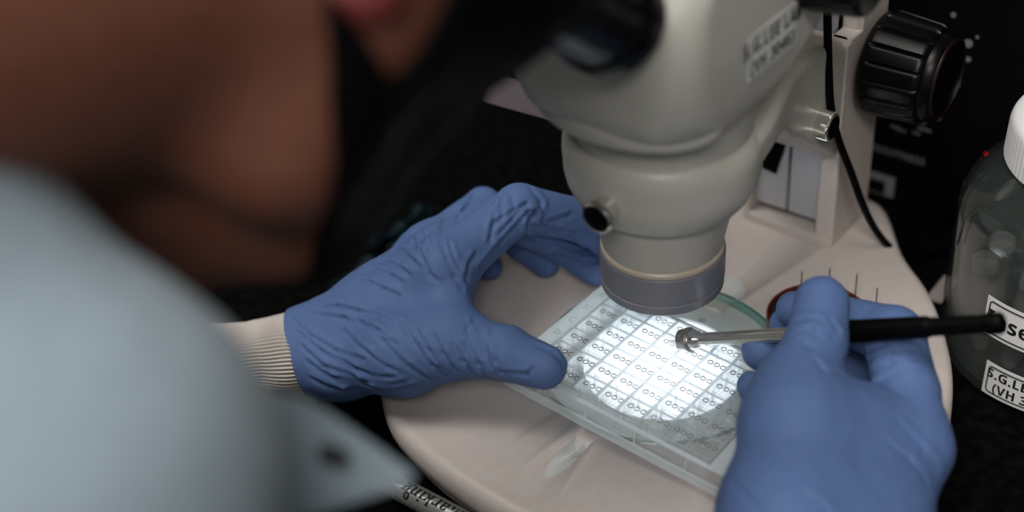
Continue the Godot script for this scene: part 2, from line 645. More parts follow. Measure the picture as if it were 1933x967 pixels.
	var fc := part("knob_cap", lathe([Vector2(0, 34), Vector2(24.4, 34), Vector2(24.4, 37), Vector2(22.5, 39.5), Vector2(0, 40.5)], 48), M.black_plastic, fk)
	fc.transform = Transform3D()
	var fr := part("cap_ring", lathe([Vector2(20.5, 39.2), Vector2(22.0, 39.2), Vector2(22.0, 40.0), Vector2(20.5, 40.6), Vector2(20.5, 39.2)], 48), M.red, fk, "dark red ring on the knob cap")
	fr.transform = Transform3D()
	# the sticker on the right flank of the head
	var st := part("name_sticker", box(Vector3.ZERO, Vector3(41, 21, 0.4), 0.15), M.paper, s, "white rectangular name sticker with two printed lines")
	var sb := Basis(Vector3(0.0, 0.0, -1.0), Vector3.UP, Vector3.RIGHT)
	var sx := Transform3D(sb, mm(Vector3(32.4, 193, -35)))
	put(st, sx)
	label_print(st, [["S.G.LEE LAB", 6.4, 4.4], ["(VH 3046)", 6.0, -5.0]], 41, 21)
	# power lead along the column
	var cord := thing("power_cord", "thin black cord hanging down the microscope column", "cord", at(1700, 478, 765))
	var cp := []
	for q in [[1560, -60, 640], [1562, 40, 655], [1564, 130, 668], [1568, 200, 682], [1582, 262, 696], [1606, 325, 712], [1628, 385, 728], [1650, 430, 744], [1676, 463, 757], [1700, 477, 768], [1745, 482, 785], [1810, 488, 806]]:
		cp.append(at(q[0], q[1], q[2]))
	cp[-2].y = maxf(cp[-2].y, BENCH + 3)
	cp[-1].y = BENCH + 2.4
	part("sheath", tube(smooth_path(cp, 6), constant(2.1, (cp.size() - 1) * 6 + 1), 12), M.black_rubber, cord)

func constant(x: float, n: int) -> Array:
	var a := []
	for i in n:
		a.append(x)
	return a

func smooth_path(p: Array, sub: int) -> Array:
	var o := []
	for i in p.size() - 1:
		for k in sub:
			var a: Vector3 = p[maxi(i - 1, 0)]
			var d: Vector3 = p[mini(i + 2, p.size() - 1)]
			o.append((p[i] as Vector3).cubic_interpolate(p[i + 1], a, d, float(k) / sub))
	o.append(p[-1])
	return o

func label_print(on: Node3D, lines: Array, w: float, h: float) -> void:
	for q in lines:
		var t := part("lettering", lettering(q[0], q[1]), M.ink, on)
		t.transform = Transform3D(Basis(), mm(Vector3(0, q[2], 0.3)))
	var f := Mb.new()
	for y in [-h / 2 + 1.6, h / 2 - 1.6]:
		f.add(box(Vector3(0, y, 0.22), Vector3(w - 3.2, 0.5, 0.1), 0.02))
	for x in [-w / 2 + 1.6, w / 2 - 1.6]:
		f.add(box(Vector3(x, 0, 0.22), Vector3(0.5, h - 3.2, 0.1), 0.02))
	var o := part("border_line", f, M.ink, on)
	o.transform = Transform3D()

func column_shape() -> Mb:
	var b := Mb.new()
	b.add(box(Vector3(-17.5, 165, -190), Vector3(57, 330, 34), 2.5))
	b.add(box(Vector3(5.6, 66, -168), Vector3(11, 132, 16), 0.8))
	b.add(box(Vector3(-44.4, 66, -168), Vector3(4.2, 132, 16), 0.8))
	b.add(box(Vector3(-17.5, 3, -166), Vector3(50, 6, 14), 0.5))
	return b

func dark_wedge() -> Mb:      # solid black block painting the dark of an opening under the arm's arch
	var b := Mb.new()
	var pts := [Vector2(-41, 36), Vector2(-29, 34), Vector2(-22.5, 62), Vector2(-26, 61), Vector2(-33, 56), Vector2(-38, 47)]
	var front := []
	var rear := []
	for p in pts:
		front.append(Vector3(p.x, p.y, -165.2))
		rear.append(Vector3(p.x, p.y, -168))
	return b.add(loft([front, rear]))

func arm_shape() -> Mb:
	var sec := []
	for q in [[-30, 45, 120, 141], [-52, 43.5, 126, 143.5], [-66, 40.5, 126, 145.5], [-80, 36.5, 120, 146], [-95, 32.5, 106, 146.5], [-110, 30.2, 97, 146], [-122, 29.2, 87, 144.5], [-134, 28.8, 79, 141.5], [-146, 28.6, 70, 137.5], [-152, 28.5, 64.5, 135], [-157, 28.5, 62, 132]]:
		var w: float = q[1]
		var cy: float = (q[2] + q[3]) / 2
		var h: float = (q[3] - q[2]) / 2
		var loop := []
		for p in round_rect(w, h, minf(6.0, h * 0.5), 5):
			loop.append(Vector3(AX + p.x, cy + p.y, q[0]))
		sec.append(loop)
	return loft(sec)

func saddle_shape() -> Mb:      # the sliding block that carries the arm on the column
	return box(Vector3(-17.5, 104, -160.5), Vector3(58, 56, 9), 2.0)

func knurled(r: float, h: float, n: int, d: float) -> Mb:
	var sec := []
	for q in [[0.0, r - 0.8, 0.0], [0.6, r, d], [h - 1.2, r, d], [h - 0.4, r - 0.7, 0.0], [h, r - 1.6, 0.0]]:
		var loop := []
		for k in n * 2:
			var a := TAU * k / (n * 2)
			var rr: float = q[1] - (q[2] if k % 2 else 0.0)
			loop.append(Vector3(cos(a) * rr, q[0], sin(a) * rr))
		sec.append(loop)
	return loft(sec)

func fluted(r: float, h: float, ribs: int, d: float) -> Mb:
	var sec := []
	var per := 10
	for q in [[0.0, r - 3.0, 0.0], [1.0, r - 1.2, 0.0], [3.0, r, 0.0], [5.0, r + 0.2, 0.6], [7.0, r + 0.2, 1.0], [h - 4.0, r - 1.6, 1.0], [h - 2.0, r - 2.2, 1.0], [h - 0.6, r - 3.2, 0.4], [h, r - 4.4, 0.0]]:
		var loop := []
		for k in ribs * per:
			var a := TAU * k / (ribs * per)
			var u := float(k % per) / per
			var g := 1.0 if (u < 0.12 or u >= 0.38) else 0.0      # a pair of narrow grooves between broad lands
			if absf(u - 0.2) < 0.06:
				g = 0.7
			var rr: float = q[1] - d * (1.0 - g) * q[2]
			loop.append(Vector3(cos(a) * rr, q[0], sin(a) * rr))
		sec.append(loop)
	return loft(sec)

func head_shape() -> Mb:
	# horizontal sections from the zoom body upwards: centre z, half depth front/back, half width
	var sec := []
	for q in [[159, 43, -70, 14, 40], [163, 46, -76, 24, 38], [170, 48, -86, 31, 30], [180, 48.5, -98, 33, 24], [194, 49.5, -110, 34, 20], [208, 49.5, -118, 35, 20], [222, 48.5, -124, 33, 20], [238, 46.5, -128, 22, 20], [256, 43, -126, -6, 18], [268, 38, -120, -20, 16]]:
		var loop := []
		var zc: float = (q[2] + q[3]) / 2.0
		var hz: float = (q[3] - q[2]) / 2.0
		for p in round_rect(q[1], hz, minf(q[4], hz * 0.95), 8):
			loop.append(Vector3(AX + p.x, q[0], zc + p.y))
		sec.append(loop)
	return loft(sec)

func chin_shape() -> Mb:      # the glossy lip under the front of the head
	var sec := []
	for k in 25:
		var a := lerpf(-62.0, 62.0, k / 24.0)
		var c := Vector3(AX + sin(deg_to_rad(a)) * 51.0, 166.0, -22.0 + cos(deg_to_rad(a)) * 45.0)
		var out := Vector3(sin(deg_to_rad(a)), 0, cos(deg_to_rad(a)))
		var f: float = sqrt(maxf(0.02, 1.0 - pow(absf(a) / 63.0, 4.0)))
		var loop := []
		for j in 16:
			var b := TAU * j / 16
			loop.append(c + out * signf(cos(b)) * pow(absf(cos(b)), 0.6) * 8.0 * f + Vector3.UP * signf(sin(b)) * pow(absf(sin(b)), 0.6) * 6.5 * f)
		sec.append(loop)
	return loft(sec)


func build_stage_plate() -> void:
	var g := thing("glass_stage_plate", "round clear glass stage plate with green edge set in the base", "glass plate", Vector3(AX, -5.9, AZ))
	var x := Transform3D(Basis(), Vector3(AX, 0, AZ))
	part("pane", lathe([Vector2(0, -0.5), Vector2(62.2, -0.5), Vector2(62.2, -0.1), Vector2(0, -0.1)], 96).moved(x), M.glass_pane, g)
	part("rim", lathe([Vector2(62.3, -5.4), Vector2(64.0, -5.4), Vector2(64.4, -5.0), Vector2(64.4, -0.4), Vector2(64.0, 0.0), Vector2(62.3, 0.0), Vector2(62.3, -5.4)], 120).moved(x), M.glass_edge, g, "green polished glass edge")


# ---------------------------------------------------------------- the 48-well plate
func plate_frame() -> Transform3D:      # origin at the middle of its underside; x along the columns 1-8, y up, z towards row F
	var u := Vector3(0.99814, -0.060958, 0.0)
	var v := Vector3(-0.003584, -0.058685, -0.99827)
	var n := Vector3(0.060853, 0.996414, -0.058794)
	return Transform3D(Basis(u, n, -v), mm(Vector3(-0.84, 6.45, 3.82)))

func build_well_plate() -> void:
	var o := Node3D.new()
	o.name = numbered("well_plate")
	add_child(o)
	o.transform = plate_frame()
	tag(o, "clear plastic 48-well plate lit from below on the stage", "well plate")
	var local := func(called: String, m, material: Material, parent: Node3D) -> MeshInstance3D:
		var p := part(called, m, material, parent)
		p.transform = Transform3D()
		return p
	# skirt, shoulder and flange
	var b := Mb.new()
	var ring := func(y0: float, y1: float, w: float, d: float, th: float, cx := 0.0) -> Mb:
		var r := Mb.new()
		var hs := (y1 - y0)
		r.add(box(Vector3(cx, (y0 + y1) / 2, d - th / 2), Vector3(2 * w, hs, th), 0.4))
		r.add(box(Vector3(cx, (y0 + y1) / 2, -d + th / 2), Vector3(2 * w, hs, th), 0.4))
		r.add(box(Vector3(cx + w - th / 2, (y0 + y1) / 2, 0), Vector3(th, hs, 2 * d - 2 * th), 0.3))
		r.add(box(Vector3(cx - w + th / 2, (y0 + y1) / 2, 0), Vector3(th, hs, 2 * d - 2 * th), 0.3))
		return r
	local.call("skirt", ring.call(0.0, 5.6, 63.9, 43.4, 1.4), M.clear_plastic_thick, o)
	local.call("side_wall", ring.call(5.6, 13.2, 62.8, 42.2, 1.3), M.clear_plastic, o)
	local.call("ledge", ring.call(4.9, 5.7, 63.6, 43.2, 2.4), M.clear_plastic, o)
	var flange := Mb.new()
	flange.add(box(Vector3(-57.8, 13.5, 0), Vector3(10.2, 1.0, 84.6), 0.4))
	flange.add(box(Vector3(57.8, 13.5, 0), Vector3(10.2, 1.0, 84.6), 0.4))
	flange.add(box(Vector3(0, 13.5, 41.1), Vector3(105.2, 1.0, 2.6), 0.3))
	flange.add(box(Vector3(0, 13.5, -41.1), Vector3(105.2, 1.0, 2.6), 0.3))
	local.call("flange", flange, M.frosted_plastic, o)
	for x in [-42.0, -14.0, 14.0, 42.0]:
		local.call("rib", box(Vector3(x, 9.4, 42.6), Vector3(1.1, 7.6, 1.2), 0.3), M.clear_plastic_thick, o)
	# letters A-F moulded on the left flange
	for r in 6:
		var t: MeshInstance3D = part("moulded_letter", lettering("ABCDEF"[r], 3.4, 0.5), M.clear_plastic_thick, o)
		t.transform = Transform3D(Basis(Vector3.RIGHT, -PI / 2), mm(Vector3(-57.5, 14.1, -32.5 + 13 * r)))
	# grid of partitions
	var grid := Mb.new()
	for i in 7:
		grid.add(box(Vector3(0, 9.5, -39 + 13 * i), Vector3(105.2, 12.0, 1.3), 0.3, false, false))
	for i in 9:
		for r in 6:
			grid.add(box(Vector3(-52 + 13 * i, 9.5, -32.5 + 13 * r), Vector3(1.3, 12.0, 11.6), 0.3, false, false))
	local.call("partitions", grid, M.clear_plastic, o)
	var rims := Mb.new()
	for i in 7:
		rims.add(box(Vector3(0, 15.8, -39 + 13 * i), Vector3(105.2, 0.5, 1.5), 0.15, false))
	for i in 9:
		for r in 6:
			rims.add(box(Vector3(-52 + 13 * i, 15.8, -32.5 + 13 * r), Vector3(1.5, 0.5, 11.5), 0.15, false))
	local.call("partition_rims", rims, M.plastic_rim, o)
	# one well: shelf with three drop rings over a deep reservoir
	var well := Mb.new()
	well.add(box(Vector3(0, 13.3, -2.9), Vector3(11.8, 1.0, 5.8), 0.2, false))
	well.add(box(Vector3(0, 8.6, 0.35), Vector3(11.8, 8.4, 0.8), 0.2, false, false))
	well.add(box(Vector3(0, 3.9, 3.2), Vector3(11.8, 0.9, 5.4), 0.2, false))
	well.add(box(Vector3(-4.6, 8.6, 0.9), Vector3(0.8, 8.4, 0.8), 0.2, false, false))
	var wm := well.mesh()
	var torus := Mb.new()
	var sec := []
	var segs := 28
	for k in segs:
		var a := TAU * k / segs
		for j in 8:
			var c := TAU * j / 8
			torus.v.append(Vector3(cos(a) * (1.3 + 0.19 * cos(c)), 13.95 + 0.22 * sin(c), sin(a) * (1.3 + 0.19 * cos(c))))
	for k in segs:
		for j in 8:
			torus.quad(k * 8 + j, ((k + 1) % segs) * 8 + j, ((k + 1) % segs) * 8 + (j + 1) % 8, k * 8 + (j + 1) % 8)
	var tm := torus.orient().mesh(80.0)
	for r in 6:
		for c in 8:
			var w := MeshInstance3D.new()
			w.name = "well"
			w.mesh = wm
			w.material_override = M.well_plastic
			o.add_child(w, true)
			w.position = mm(Vector3(-45.5 + 13 * c, 0, -32.5 + 13 * r))
			for k in 3:
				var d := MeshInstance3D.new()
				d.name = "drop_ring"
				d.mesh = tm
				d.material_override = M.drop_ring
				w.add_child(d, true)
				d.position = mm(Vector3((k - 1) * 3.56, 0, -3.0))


# ---------------------------------------------------------------- the needle holder in the right hand
func build_tool() -> void:
	var a := Vector3(-8.8, 21.6, -17.4)
	var e := at(1893, 610, 556)
	var ln := a.distance_to(e)
	var o := thing("dissecting_needle", "steel-tipped dissecting needle holder with a black handle in the gloved fingers", "needle holder", a)
	var x := along(a, e)
	var add := func(called: String, prof: Array, m: Material, segs := 40) -> void:
		part(called, lathe(prof, segs).moved(x), m, o)
	add.call("needle", [Vector2(0, 0), Vector2(0.28, 2.0), Vector2(0.36, 9.4), Vector2(0, 9.4)], M.steel, 12)
	add.call("chuck", [Vector2(0, 8.4), Vector2(4.6, 8.4), Vector2(5.6, 9.2), Vector2(5.8, 10.4), Vector2(5.8, 12.6), Vector2(6.1, 12.9), Vector2(6.5, 13.4), Vector2(6.5, 14.8), Vector2(5.9, 15.4), Vector2(5.5, 15.8), Vector2(0, 15.8)], M.steel, 56)
	add.call("ferrule", [Vector2(0, 15.8), Vector2(5.2, 15.8), Vector2(5.2, 17.2), Vector2(4.6, 18.6), Vector2(3.6, 20.4), Vector2(3.4, 21.0), Vector2(0, 21.0)], M.chrome, 48)
	add.call("shaft", [Vector2(0, 21), Vector2(3.35, 21), Vector2(3.5, 80), Vector2(0, 80)], M.chrome, 40)
	add.call("handle", [Vector2(0, 80), Vector2(4.4, 80), Vector2(5.0, 81), Vector2(5.3, 98), Vector2(5.0, 138), Vector2(4.4, 139.5), Vector2(4.2, 141), Vector2(4.1, ln - 8), Vector2(0, ln - 8)], M.black_rubber, 40)
	add.call("end_cap", [Vector2(0, ln - 8), Vector2(4.3, ln - 8), Vector2(4.9, ln - 7), Vector2(4.9, ln - 1.2), Vector2(4.2, ln), Vector2(0, ln)], M.black_rubber, 40)


# ---------------------------------------------------------------- other things on the bench and base
func build_bench_things() -> void:
	# amber dish with insect pins beside the right hand
	var dc := Vector3(38, 0, -92)
	var dish := thing("amber_dish", "amber brown round dish on the stage behind the right glove", "dish", dc)
	part("dish_wall", lathe([Vector2(0, 0.2), Vector2(26, 0.2), Vector2(27, 1.2), Vector2(27, 9.0), Vector2(26.4, 9.6), Vector2(25.4, 9.0), Vector2(25.4, 2.4), Vector2(0, 2.0)], 72).moved(Transform3D(Basis(), dc)), M.amber, dish)
	part("foam_pad", lathe([Vector2(0, 2.2), Vector2(25.2, 2.2), Vector2(25.2, 7.0), Vector2(24.4, 7.6), Vector2(0, 7.6)], 60).moved(Transform3D(Basis(), dc)), mat("foam", Color(0.10, 0.07, 0.05), 0.9), dish, "dark brown pinning pad")
	var n := 0
	for q in [[1514, 514, 1512, 548], [1567, 506, 1565, 540], [1618, 518, 1615, 552], [1656, 545, 1654, 575]]:
		var foot := Vector3()
		var ray := (at(q[2], q[3], 1000.0) - CAM)
		foot = CAM + ray * ((7.6 - CAM.y) / ray.y)
		var rt := (at(q[0], q[1], 1000.0) - CAM)
		var tip := CAM + rt * (foot - CAM).dot(CF) / rt.dot(CF)
		var pin := thing("insect_pin", "thin black insect pin standing in the amber dish", "pin", foot, "insect pins in the amber dish")
		part("shaft", tube([foot - Vector3(0, 4, 0), tip], [0.34, 0.34], 8), M.ink, pin)
		part("pin_head", lathe([Vector2(0, -0.5), Vector2(0.45, -0.3), Vector2(0.55, 0.1), Vector2(0.4, 0.5), Vector2(0, 0.6)], 10).moved(Transform3D(Basis(), tip)), M.steel, pin)
		n += 1
	var corner := at(1771, 556, 1000.0) - CAM
	var sp := CAM + corner * ((BENCH + 0.4 - CAM.y) / corner.y)
	var slip := thing("paper_slip", "small pale paper slip on the bench between base and jar", "paper", sp)
	part("sheet", box(sp + Vector3(0, 0, -6), Vector3(9, 0.5, 26), 0.1), mat("slip", Color(0.56, 0.52, 0.52), 0.8), slip)
	build_jar()
	build_marker()
	build_background()

func build_jar() -> void:
	var c := Vector3(140, BENCH, -185)
	var o := thing("glass_jar", "clear glass jar with white ribbed lid and two paper labels", "jar", c)
	var x := Transform3D(Basis(), c)
	part("glass_body", lathe([Vector2(0, 1), Vector2(58, 0.2), Vector2(63, 1.2), Vector2(65.4, 3.6), Vector2(66, 7), Vector2(66, 86), Vector2(65, 94), Vector2(61, 103), Vector2(54, 111), Vector2(46, 117), Vector2(45, 120), Vector2(45, 138), Vector2(42.6, 138), Vector2(42.6, 119), Vector2(44, 116), Vector2(52, 109), Vector2(58.6, 101), Vector2(62.4, 93), Vector2(63.4, 86), Vector2(63.4, 7), Vector2(60, 4), Vector2(0, 4)], 96).moved(x), M.jar_glass, o)
	var lid := []
	var n := 96
	for q in [[119.0, 47.4, 0.0], [120.0, 48.2, 0.55], [138.0, 47.8, 0.55], [140.5, 47.2, 0.2], [143.0, 45.6, 0.0], [144.2, 42.5, 0.0], [144.6, 30.0, 0.0]]:
		var loop := []
		for k in n * 2:
			var a := TAU * k / (n * 2)
			var r: float = q[1] - (q[2] if k % 2 else 0.0)
			loop.append(c + Vector3(cos(a) * r, q[0], sin(a) * r))
		lid.append(loop)
	part("lid", loft(lid), M.cap_white, o, "white ribbed screw lid")
	# labels wrapped round the glass, facing the camera
	var face := atan2(CAM.x - c.x, CAM.z - c.z)
	for q in [[52.8, 23.0, 50.0, ["Insects"], [8.6], [0.0], -0.04], [15.2, 21.0, 46.0, ["S.G.LEE LAB", "(VH 3046)"], [5.6, 5.6], [4.0, -4.4], 0.025]]:
		var y0: float = q[0] - q[1] / 2
		var y1: float = q[0] + q[1] / 2
		var w: float = q[2]
		var a0: float = q[6]
		var wrap := func(p: Vector3) -> Vector3:      # flat label metres -> round the jar
			var a: float = a0 + p.x * 1000.0 / 66.0
			var r: float = 66.25 + p.z * 1000.0
			return mm(c + Vector3(sin(a) * r, q[0] + p.y * 1000.0, cos(a) * r))
		var sheet := Mb.new()
		var cols := 20
		for side in 2:
			for k in cols + 1:
				var a := a0 + lerpf(-w / 2, w / 2, k / float(cols)) / 66.0
				for y in [y0, y1]:
					var r := 66.05 + 0.2 * side
					sheet.v.append(c + Vector3(sin(a) * r, y, cos(a) * r))
		var m := (cols + 1) * 2
		for k in cols:
			sheet.quad(m + k * 2, m + k * 2 + 1, m + k * 2 + 3, m + k * 2 + 2)
			sheet.quad(k * 2, k * 2 + 2, k * 2 + 3, k * 2 + 1)
			sheet.quad(k * 2, m + k * 2, m + k * 2 + 2, k * 2 + 2)
			sheet.quad(k * 2 + 1, k * 2 + 3, m + k * 2 + 3, m + k * 2 + 1)
		sheet.quad(0, 1, m + 1, m)
		sheet.quad(cols * 2, m + cols * 2, m + cols * 2 + 1, cols * 2 + 1)
		var lab := part("paper_label", sheet.orient(), M.paper, o, "white label with black border and lettering")
		for i in q[3].size():
			var t := bend(lettering(q[3][i], q[4][i], 0.12), func(p: Vector3) -> Vector3: return wrap.call(p + Vector3(-0.0028 if i == 0 and q[3].size() == 1 else 0.0, q[5][i] * 0.001, 0.0001)))
			part("lettering", t, M.ink, lab)
		var line := Mb.new()
		var pts := []
		for p in round_rect(w / 2 - 2.2, q[1] / 2 - 2.2, 2.0, 5):
			pts.append(p)
		var dense := []
		for i in pts.size():
			var p0: Vector2 = pts[i]
			var p1: Vector2 = pts[(i + 1) % pts.size()]
			var steps := maxi(1, int(p0.distance_to(p1) / 3.0))
			for k in steps:
				dense.append(p0.lerp(p1, float(k) / steps))
		var path := []
		for p in dense:
			path.append(wrap.call(mm(Vector3(p.x, p.y, 0.1))) * 1000.0)
		path.append(path[0])
		part("border_line", tube(path, constant(0.36, path.size()), 6, false), M.ink, lab)
	# sample vials standing in the jar
	var rng := RandomNumberGenerator.new()
	rng.seed = 5
	for k in 7:
		var a := face - 1.5 + k * 0.42
		var r := 40.0 + 6.0 * (k % 2)
		var foot := c + Vector3(sin(a) * r, 4.6, cos(a) * r)
		var lean := Vector3(rng.randf_range(-0.12, 0.12), 1, rng.randf_range(-0.12, 0.12)).normalized()
		var vial := thing("sample_vial", "cloudy plastic sample vial standing inside the glass jar", "vial", foot, "sample vials in the jar")
		var vx := Transform3D(frame(lean), foot)
		part("vial_body", lathe([Vector2(0, 0), Vector2(3.5, 0.6), Vector2(6.2, 12), Vector2(6.2, 58), Vector2(0, 58)], 20).moved(vx), M.vial_plastic, vial)
		part("vial_cap", lathe([Vector2(0, 58), Vector2(6.8, 58), Vector2(6.8, 63), Vector2(6.2, 63.8), Vector2(0, 63.8)], 20).moved(vx), M.vial_plastic, vial)

func build_marker() -> void:
	var y := BENCH + 6.4
	var a := Vector3(-122, y, 112)
	var b := Vector3(10, y, 104.5 + 12)
	var ray := func(px: float, py: float) -> Vector3:
		var d := at(px, py, 1000.0) - CAM
		return CAM + d * ((y - CAM.y) / d.y)
	var p0: Vector3 = ray.call(745, 918)
	var p1: Vector3 = ray.call(870, 984)
	var d: Vector3 = (p1 - p0).normalized()
	a = p0 - d * 40.0
	b = p0 + d * 96.0
	var o := thing("marker_pen", "silver marker pen lying on the bench against the microscope base", "marker", a)
	var x := along(a, b)
	part("barrel", lathe([Vector2(0, 0), Vector2(4.6, 0), Vector2(5.6, 1.2), Vector2(6.1, 4), Vector2(6.1, 104), Vector2(5.6, 106), Vector2(0, 106)], 48).moved(x), M.marker_silver, o)
	part("cap", lathe([Vector2(0, 106), Vector2(6.2, 106), Vector2(6.4, 107), Vector2(6.2, 130), Vector2(5, 135), Vector2(0, 136)], 40).moved(x), M.black_plastic, o)
	# print: runs back along the barrel, so it reads upside down from here
	var up_dir := (CAM - p0)
	up_dir = (up_dir - d * up_dir.dot(d)).normalized()
	var side := d.cross(up_dir)
	var wrap := func(p: Vector3, where: float, turn: float, r: float) -> Vector3:
		var an: float = turn + p.y * 1000.0 / 6.1
		var rr: float = r + p.z * 1000.0
		return mm(a + d * (where - p.x * 1000.0) + (up_dir * cos(an) + side * sin(an)) * rr)
	part("lettering", bend(lettering("Marking", 6.2, 0.1, true), func(p: Vector3) -> Vector3: return wrap.call(p + Vector3(p.y * 0.25, 0, 0), 66.0, -0.35, 6.34)), M.ink, o)
	part("lettering", bend(lettering("o", 5.0, 0.1), func(p: Vector3) -> Vector3: return wrap.call(p, 52.0, 0.3, 6.34)), M.ink, o)
	part("lettering", bend(lettering("25552-01-01155", 2.0, 0.1), func(p: Vector3) -> Vector3: return wrap.call(p, 54.0, 0.85, 6.2)), M.print_grey, o)

func build_background() -> void:
	# a black controller behind the column with faint light print
	var fz := -258.0
	var o := thing("black_controller_box", "black controller box with faint white print behind the column", "equipment box", Vector3(120, BENCH, -320))
	part("case", box(Vector3(120, 74, fz - 70), Vector3(360, 200, 140), 3), M.matt_black, o)
	for k in 4:
		part("rubber_foot", lathe([Vector2(0, BENCH), Vector2(7, BENCH), Vector2(7.5, -25), Vector2(0, -25)], 20).moved(Transform3D(Basis(), Vector3(-45 + 330 * (k % 2), 0, fz - 20 - 100 * (k / 2)))), M.black_rubber, o)
	var ray := func(px: float, py: float) -> Vector3:
		var d := at(px, py, 1000.0) - CAM
		return CAM + d * ((fz - CAM.z) / d.z)
	for q in [[1700, 222, 22, 4.0], [1690, 240, 18, 4.0], [1740, 232, 14, 4.0], [1697, 216, 10, 3.5], [1745, 245, 24, 4.5], [1730, 252, 14, 4.0], [1768, 222, 14, 4.5], [1700, 246, 20, 4.0]]:
		var p: Vector3 = ray.call(q[0], q[1])
		part("print_mark", box(p, Vector3(q[2] * 0.36, q[3] * 0.45, 0.6), 0.2), M.print_grey, o)
	for q in [[1828, 82, 16], [1828, 112, 10], [1808, 160, 9], [1800, 28, 10], [1845, 70, 6]]:
		var p: Vector3 = ray.call(q[0], q[1])
		part("print_mark", lathe([Vector2(0, -0.4), Vector2(q[2] * 0.16, -0.4), Vector2(q[2] * 0.16, 0.4), Vector2(0, 0.4)], 16).moved(Transform3D(frame(Vector3(0, 0, 1)), p)), M.print_grey, o)
	var txt := part("lettering", lettering("BRIGHTNESS", 3.4, 0.2), M.print_grey, o)
	put(txt, Transform3D(Basis(), mm(ray.call(1690, 290) + Vector3(0, 0, 0.3))))
	var pl: Vector3 = ray.call(1660, 347)
	part("panel_label", box(pl + Vector3(0, 0, 0.1), Vector3(20, 15, 0.5), 0.2), M.print_grey, o, "pale square panel label")
	part("panel_label_centre", box(pl + Vector3(-1.5, -2, 0.4), Vector3(11, 9, 0.5), 0.2), M.matt_black, o)
	var red_dot: Vector3 = ray.call(1861, 290)  # added glowing dot in place of a red reflection on the jar glass
	part("added_red_dot", lathe([Vector2(0, -0.4), Vector2(0.9, -0.4), Vector2(0.7, 0.5), Vector2(0, 0.8)], 16).moved(Transform3D(frame(Vector3(0, 0, 1)), red_dot)), M.red_dot_glow, o, "tiny added glowing red dot imitating a reflection on the jar")
	# a cloudy plastic lid standing behind the head of the microscope
	var tray := thing("plastic_lid", "cloudy pinkish plastic lid beyond the microscope head", "lid", at(975, 215, 760))
	var c := []
	for q in [[884, 184], [930, 140], [1075, 180], [1072, 236]]:
		c.append(at(q[0], q[1], 720))
	var back := []
	for p in c:
		back.append(p + Vector3(-1.2, 0, -1.6))
	part("panel", loft([c, back]), M.smoky_plastic, tray)
	# dark teal film behind the left hand
	var film := thing("teal_bag", "dark teal crumpled plastic bag on the bench behind the left glove", "bag", at(700, 500, 800))
	var rng := RandomNumberGenerator.new()
	rng.seed = 3
	for q in [[[632, 548, 790], [690, 500, 800], [745, 462, 815], [812, 400, 835]], [[690, 462, 800], [750, 440, 815], [790, 402, 830]]]:
		var path := []
		for p in q:
			path.append(at(p[0], p[1], p[2]))
		var pp := smooth_path(path, 8)
		var rr := []
		for i in pp.size():
			rr.append(5.0 + 2.0 * sin(i * 0.9) + rng.randf() * 1.5 - i * 0.1)
		part("fold", tube(pp, rr, 14), M.teal_film, film)


